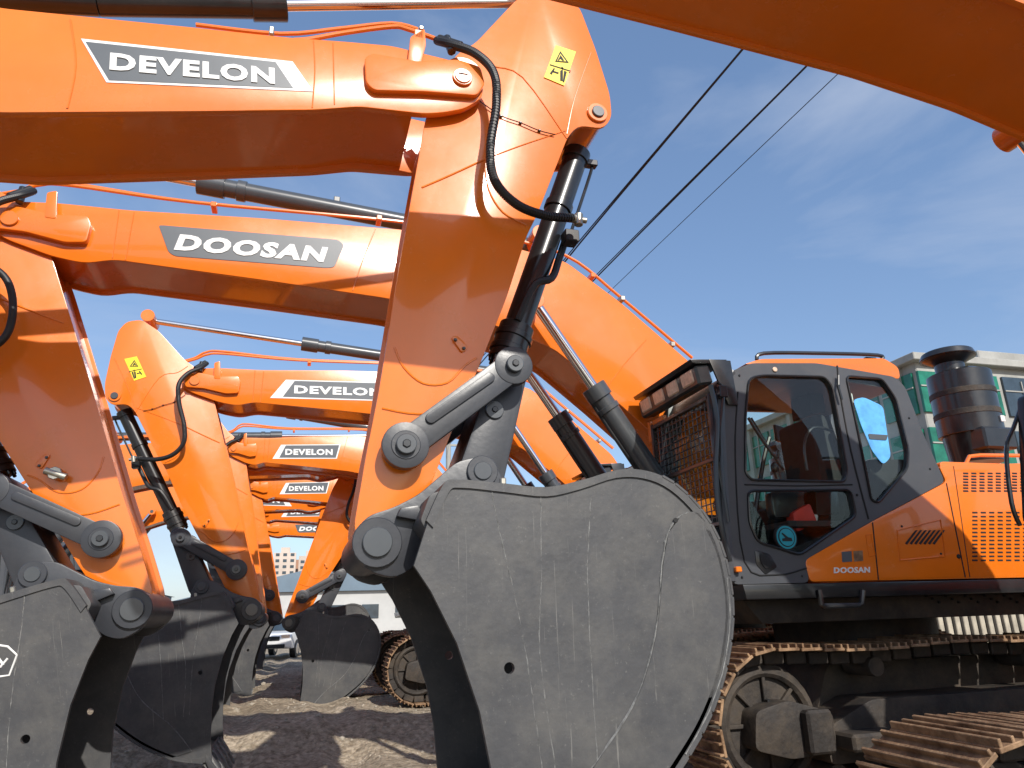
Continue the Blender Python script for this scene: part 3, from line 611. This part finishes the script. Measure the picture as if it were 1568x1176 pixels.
# ------------------------------------------------ ground
gm=bpy.data.materials.new('gravel_ground'); gm.use_nodes=True; nt=gm.node_tree; n=nt.nodes; l=nt.links; bs=n['Principled BSDF']; bs.inputs['Roughness'].default_value=.95; bs.inputs['Specular IOR Level'].default_value=.2
tc=n.new('ShaderNodeTexCoord')
def nz_(sc,det=8): 
    q=n.new('ShaderNodeTexNoise'); q.inputs['Scale'].default_value=sc; q.inputs['Detail'].default_value=det; q.inputs['Roughness'].default_value=.7; l.new(tc.outputs['Object'],q.inputs['Vector']); return q
na=nz_(.6); nb=nz_(11); vo=n.new('ShaderNodeTexVoronoi'); vo.inputs['Scale'].default_value=17; l.new(tc.outputs['Object'],vo.inputs['Vector'])
r1=n.new('ShaderNodeValToRGB'); r1.color_ramp.elements[0].position=.3; r1.color_ramp.elements[0].color=(.29,.235,.17,1); r1.color_ramp.elements[1].position=.7; r1.color_ramp.elements[1].color=(.50,.42,.32,1); l.new(na.outputs['Fac'],r1.inputs['Fac'])
mx=n.new('ShaderNodeMixRGB'); mx.blend_type='MULTIPLY'; mx.inputs[0].default_value=.7; r2=n.new('ShaderNodeValToRGB'); r2.color_ramp.elements[0].position=.36; r2.color_ramp.elements[0].color=(.38,.34,.28,1); r2.color_ramp.elements[1].position=.58
l.new(nb.outputs['Fac'],r2.inputs['Fac']); l.new(r1.outputs[0],mx.inputs[1]); l.new(r2.outputs[0],mx.inputs[2])
hv=n.new('ShaderNodeRGBToBW'); l.new(vo.outputs['Color'],hv.inputs[0])
m3=n.new('ShaderNodeMixRGB'); m3.blend_type='OVERLAY'; m3.inputs[0].default_value=.3; l.new(mx.outputs[0],m3.inputs[1]); l.new(hv.outputs[0],m3.inputs[2])
l.new(m3.outputs[0],bs.inputs['Base Color'])
bp=n.new('ShaderNodeBump'); bp.inputs['Strength'].default_value=.8; bp.inputs['Distance'].default_value=.06; l.new(nb.outputs['Fac'],bp.inputs['Height'])
bp2=n.new('ShaderNodeBump'); bp2.inputs['Strength'].default_value=.6; bp2.inputs['Distance'].default_value=.025; bp2.invert=True; l.new(vo.outputs['Distance'],bp2.inputs['Height']); l.new(bp.outputs[0],bp2.inputs['Normal']); l.new(bp2.outputs[0],bs.inputs['Normal'])
def ss(a,b,x):
    t=max(0,min(1,(x-a)/(b-a))); return t*t*(3-2*t)
def gh(x,y):
    """height of the yard: shallow dip where the buckets rest, lumpy dirt and wheel ruts"""
    near=1-ss(35,60,math.hypot(x,y))
    dip=-.42*ss(-4.5,-3.3,x)*(1-ss(2.0,2.75,x))*ss(.5,2.5,y)*(1-ss(11.2,12.4,y))
    h=.045*noise.noise(Vector((x*.5,y*.5,0)))+.045*noise.noise(Vector((x*1.8,y*1.8,3)))+.05*max(0,noise.noise(Vector((x*4.5,y*4.5,7))))
    for rx in(-.75,.75):
        u=x-rx-.25*math.sin(y*.25); h+=-.06*math.exp(-(u/.22)**2)+.035*math.exp(-((abs(u)-.36)/.12)**2)
    return (dip+h)*near-.02*near
def axis(lo,hi,step,far):
    c=[]; v=lo
    while v<=hi: c.append(v); v+=step
    out=[];d=step;v=hi
    while v<far: d*=1.35; v+=d; out.append(v)
    neg=[];d=step;v=lo
    while v>-far: d*=1.35; v-=d; neg.append(v)
    return neg[::-1]+c+out
xs=axis(-9,12,.1,3000); ys=axis(2,30,.1,3000)
vs=[(x,y,gh(x,y)) for y in ys for x in xs]; nx=len(xs)
fs=[(j*nx+i,j*nx+i+1,(j+1)*nx+i+1,(j+1)*nx+i) for j in range(len(ys)-1) for i in range(nx-1)]
me=bpy.data.meshes.new('ground'); me.from_pydata(vs,[],fs); me.materials.append(gm)
me.polygons.foreach_set('use_smooth',[True]*len(fs)); g=bpy.data.objects.new('ground',me); scene.collection.objects.link(g)
STN=mat('gravel_stone',(.38,.335,.27),.9,0,.35,5)
# one combined mesh of loose stones
ico=bmesh.new(); bmesh.ops.create_icosphere(ico,subdivisions=1,radius=1); iv=[v.co.copy() for v in ico.verts]; ifc=[[v.index for v in f.verts] for f in ico.faces]; ico.free()
V=[];FF=[]
for k in range(10000):
    y=3.0+ (random.random()**1.5)*25; x=random.uniform(-.42*y-1,.95*y)
    cl=noise.noise(Vector((x*.9,y*.9,11)))
    if random.random()>.45+cl*1.2: continue
    r=random.uniform(.008,.03)*(1+1.6*(random.random()<.07)); sy,sz=random.uniform(.6,1),random.uniform(.5,.85); an=random.random()*6; ca,sa=math.cos(an),math.sin(an); o=len(V); z=gh(x,y)+r*.2
    for q in iv:
        jx=q.x*(1+random.uniform(-.25,.25)); jy=q.y*sy*(1+random.uniform(-.25,.25)); V.append((x+r*(jx*ca-jy*sa),y+r*(jx*sa+jy*ca),z+q.z*r*sz))
    FF+= [[o+i for i in f] for f in ifc]
me=bpy.data.meshes.new('gravel'); me.from_pydata(V,[],FF); me.materials.append(STN); o=bpy.data.objects.new('gravel',me); scene.collection.objects.link(o)
# ------------------------------------------------ buildings
CON=mat('pale_concrete',(.34,.335,.31),.8,0,.2,.6,.1,8,streak=(.2,.19,.17,.5)); GGL=mat('green_glazing',(.015,.16,.10),.08,0,.4,.8); DGL=mat('dark_glazing',(.04,.06,.08),.1,0,.3,.8)
eb=empty('office_building')
b=MB([CON]); bx=26.2; HB=11.9
b.box((bx+17,38,HB/2),(34,26,HB),CON,None,.05); b.box((bx+20,38,HB+.6),(30,24,1.2),CON,None,.05); b.box((bx+17,38,HB+.05),(34.8,26.8,.35),CON,None,.03)
for k in range(7): b.box((bx-.12,26+k*4,HB/2),(.3,.35,HB),CON,None,.02); b.box((bx+2+k*5,24.9,HB/2),(.35,.3,HB),CON,None,.02)
b.finish('walls',eb)
b=MB([GGL])
for z in(1.8,4.8,7.8,10.4):
    for k in range(14):
        b.box((bx+1.0+k*2.4,24.96,z),(2.1,.14,1.9),GGL if (k*7+int(z))%3 else DGL,None,.01)
        b.box((bx+1.0+k*2.4,24.87,z-.2),(.06,.06,1.9),CON,None,0)
        b.box((bx+1.0+k*2.4,24.87,z+.25),(2.1,.05,.06),CON,None,0)
    for k in range(11): b.box((bx-.04,26.2+k*2.2,z),(.14,1.9,1.9),GGL,None,.01); b.box((bx-.14,26.2+k*2.2,z),(.06,.06,1.9),CON,None,0); b.box((bx-.14,26.2+k*2.2,z+.25),(.05,1.9,.06),CON,None,0)
b.finish('windows',eb)
ef=empty('ribbed_fence'); FEN=mat('beige_precast',(.36,.32,.25),.85,0,.25,2,streak=(.2,.17,.13,.5))
b=MB([FEN]); b.box((32,21.1,1.0),(34,.08,2.0),DRK,None,0)
for k in range(96): b.box((15.2+k*.35,21,1.02),(.2,.14,2.04+.04*(k%2)),FEN,None,.02)
b.finish('panels',ef)
APT=mat('apartment_facade',(.5,.42,.36),.8,0,.1,.1); APT2=mat('apartment_brown_facade',(.36,.2,.13),.8,0,.1,.1)
def tower(x,y,w,d,h,m,par):
    b=MB([m]); b.box((x,y,h/2),(w,d,h),m,None,0); b.box((x,y,h+1.5),(w*.4,d*.5,3),m,None,0); b.finish('walls',par)
    b=MB([DGL]); nn=int(w/3.2)
    for r in range(int(h/3)):
        for c in range(nn): b.box((x-w/2+(c+.5)*w/nn,y-d/2-.05,2+r*3),(w/nn*.5,.2,1.4),DGL,None,0)
    b.finish('windows',par)
def at(px,Y): return P(px,955,Y)[0]
for px,w,h,mm in((431,11,36,APT),(452,14,32,APT2),(470,12,35,APT),(485,14,30,APT2),(12,16,30,APT),(60,14,24,APT2),(30,12,34,APT)):
    tower(at(px,420),420+random.uniform(-20,40),w*1.0,14,h,mm,empty('apartment_building'))
WALL=mat('white_cladding',(.45,.45,.44),.6,0,.08,.5); ROOF=mat('blue_grey_roof',(.12,.17,.22),.5,0,.1,.5)
def shed(px,Y,w,d,h):
    e=empty('low_warehouse'); x=at(px,Y); b=MB([WALL]); b.box((x,Y+d/2,h/2),(w,d,h),WALL,None,.02)
    b.prism([(x-w/2-.4,h),(x+w/2+.4,h),(x,h+w*.12)],Y-.4,Y+d+.4,ROOF,0); b.finish('walls_and_roof',e)
    b=MB([DGL]); 
    for k in range(max(2,int(w/3))): b.box((x-w/2+1.5+k*3,Y-.03,h*.55),(1.5,.1,1.2),DGL,None,0)
    b.finish('windows',e)
shed(447,75,12,14,3.6); shed(425,110,16,18,5); shed(474,120,14,18,5); shed(505,70,20,14,4); shed(10,90,26,16,5); shed(395,95,18,16,4.2)
# ------------------------------------------------ parked cars
def car(x,y,col,rot=0,s=1.0):
    e=empty('parked_car'); pm=mat('car_paint_'+col[0],col[1],.25,0,.03,2,coat=.6)
    b=MB([pm])
    prof=[(-2.1,.35),(-2.15,.75),(-2.05,.9),(-1.2,1.0)]
    b.prism(fillet(prof+[(1.85,1.02),(2.1,.95),(2.15,.4)],.12),-.88,.88,pm,.08,3)
    b.prism(fillet([(-1.25,.95),(-.6,1.48),(.9,1.53),(1.85,1.0)],.15),-.76,.76,pm,.08,3)
    b.prism(fillet([(-1.1,1.0),(-.62,1.43),(.85,1.47),(1.6,1.02)],.08),-.785,.785,DGL,.02)
    b.box((-.98,0,1.22),(.72,1.38,.06),DGL,Matrix.Rotation(math.radians(-39),3,'Y'),.01)
    b.box((-2.13,0,.72),(.06,.9,.16),DRK,None,.02); b.box((-2.14,0,.45),(.06,1.3,.14),DRK,None,.02)
    for yy in(-.66,.66): b.box((-2.08,yy,.78),(.12,.34,.16),LMP,None,.03)
    for yy in(-.98,.98): b.box((-.75,yy,1.08),(.12,.2,.13),pm,None,.03)
    for xx in(-1.3,1.3):
        for yy in(-.8,.8): b.cyl((xx,yy-.11,.33),(xx,yy+.11,.33),.33,RUB,24); b.cyl((xx,yy-.12,.33),(xx,yy+.12,.33),.2,CHR,16)
    b.finish('body',e); e.location=(x,y,0); e.rotation_euler=(0,0,rot); e.scale=(s,s,s)
car(at(436,36),36,('white',(.75,.75,.75)),math.radians(75),1.1); car(at(461,60),60,('blue',(.03,.08,.25)),math.radians(60)); car(at(452,70),70,('red',(.3,.03,.03)),math.radians(80)); car(at(470,50),50,('silver',(.7,.7,.7)),math.radians(95))
# ------------------------------------------------ power lines
WIR=mat('cable_black',(.01,.01,.012),.6,0,.1,1)
ez=empty('power_line'); 
for (p,q,r) in (((1160,48),(890,370),.022),((1154,55),(893,362),.016),((1258,78),(918,420),.02),((1252,84),(922,412),.014),((1302,95),(940,440),.009)):
    pts=[]
    for (x,y) in(p,q):
        d=RR*(x-W/2)+UU*(H/2-y)+FW*F; k=(11-CH)/d.z; pts.append(CAM+d*k)
    d=pts[1]-pts[0]; b=MB([WIR]); A0=pts[0]-d*.9; A1=pts[1]+d*2.2
    b.tube([A0,pts[0],pts[1],pts[1]+d*.7+Vector((0,0,-.1)),A1],r,WIR,6,4); b.finish('cable',ez); last=A1
eu=empty('utility_pole'); b=MB([CON]); b.cyl((last.x,last.y,0),(last.x,last.y,12),.2,CON,16,.14); b.box((last.x-.3,last.y,11),(2.6,.12,.12),CON); b.finish('pole',eu)
# ------------------------------------------------ light
el=math.radians(35.5); S3=Vector((.17,-.985,0)).normalized()*math.cos(el)+Z*math.sin(el)
sd=bpy.data.lights.new('sun','SUN'); sd.energy=4.9; sd.angle=math.radians(.5); sd.color=(1,.95,.87); so=bpy.data.objects.new('sun',sd); scene.collection.objects.link(so); so.rotation_euler=S3.to_track_quat('Z','Y').to_euler()
w=bpy.data.worlds.new('World'); scene.world=w; w.use_nodes=True; nt=w.node_tree; n=nt.nodes; l=nt.links; bg=n['Background']; bg.inputs[1].default_value=.12
sk=n.new('ShaderNodeTexSky'); sk.sky_type='NISHITA'; sk.sun_disc=False; sk.sun_elevation=el; sk.sun_rotation=math.atan2(S3.x,S3.y); sk.air_density=1.0; sk.dust_density=1.0; sk.ozone_density=1.3
hz=n.new('ShaderNodeMixRGB'); hz.blend_type='ADD'; hz.inputs[0].default_value=1; hz.inputs[2].default_value=(.52,.95,1.85,1); l.new(sk.outputs[0],hz.inputs[1])
tc=n.new('ShaderNodeTexCoord'); mp=n.new('ShaderNodeMapping'); mp.inputs['Scale'].default_value=(1.1,1.1,3.4); mp.inputs['Rotation'].default_value=(.25,.15,.4); mp.inputs['Location'].default_value=(.35,0,.2); nz=n.new('ShaderNodeTexNoise'); nz.inputs['Scale'].default_value=1.7; nz.inputs['Detail'].default_value=8; nz.inputs['Roughness'].default_value=.54; nz.inputs['Distortion'].default_value=.5
l.new(tc.outputs['Generated'],mp.inputs[0]); l.new(mp.outputs[0],nz.inputs['Vector'])
rp=n.new('ShaderNodeValToRGB'); rp.color_ramp.elements[0].position=.47; rp.color_ramp.elements[0].color=(0,0,0,1); rp.color_ramp.elements[1].position=.80; rp.color_ramp.elements[1].color=(.7,.7,.7,1); l.new(nz.outputs['Fac'],rp.inputs[0])
mx=n.new('ShaderNodeMixRGB'); mx.inputs[2].default_value=(5.0,5.6,6.8,1); l.new(rp.outputs[0],mx.inputs[0]); l.new(hz.outputs[0],mx.inputs[1]); l.new(mx.outputs[0],bg.inputs[0])
scene.view_settings.view_transform='Standard'; scene.view_settings.look='None'; scene.view_settings.exposure=0
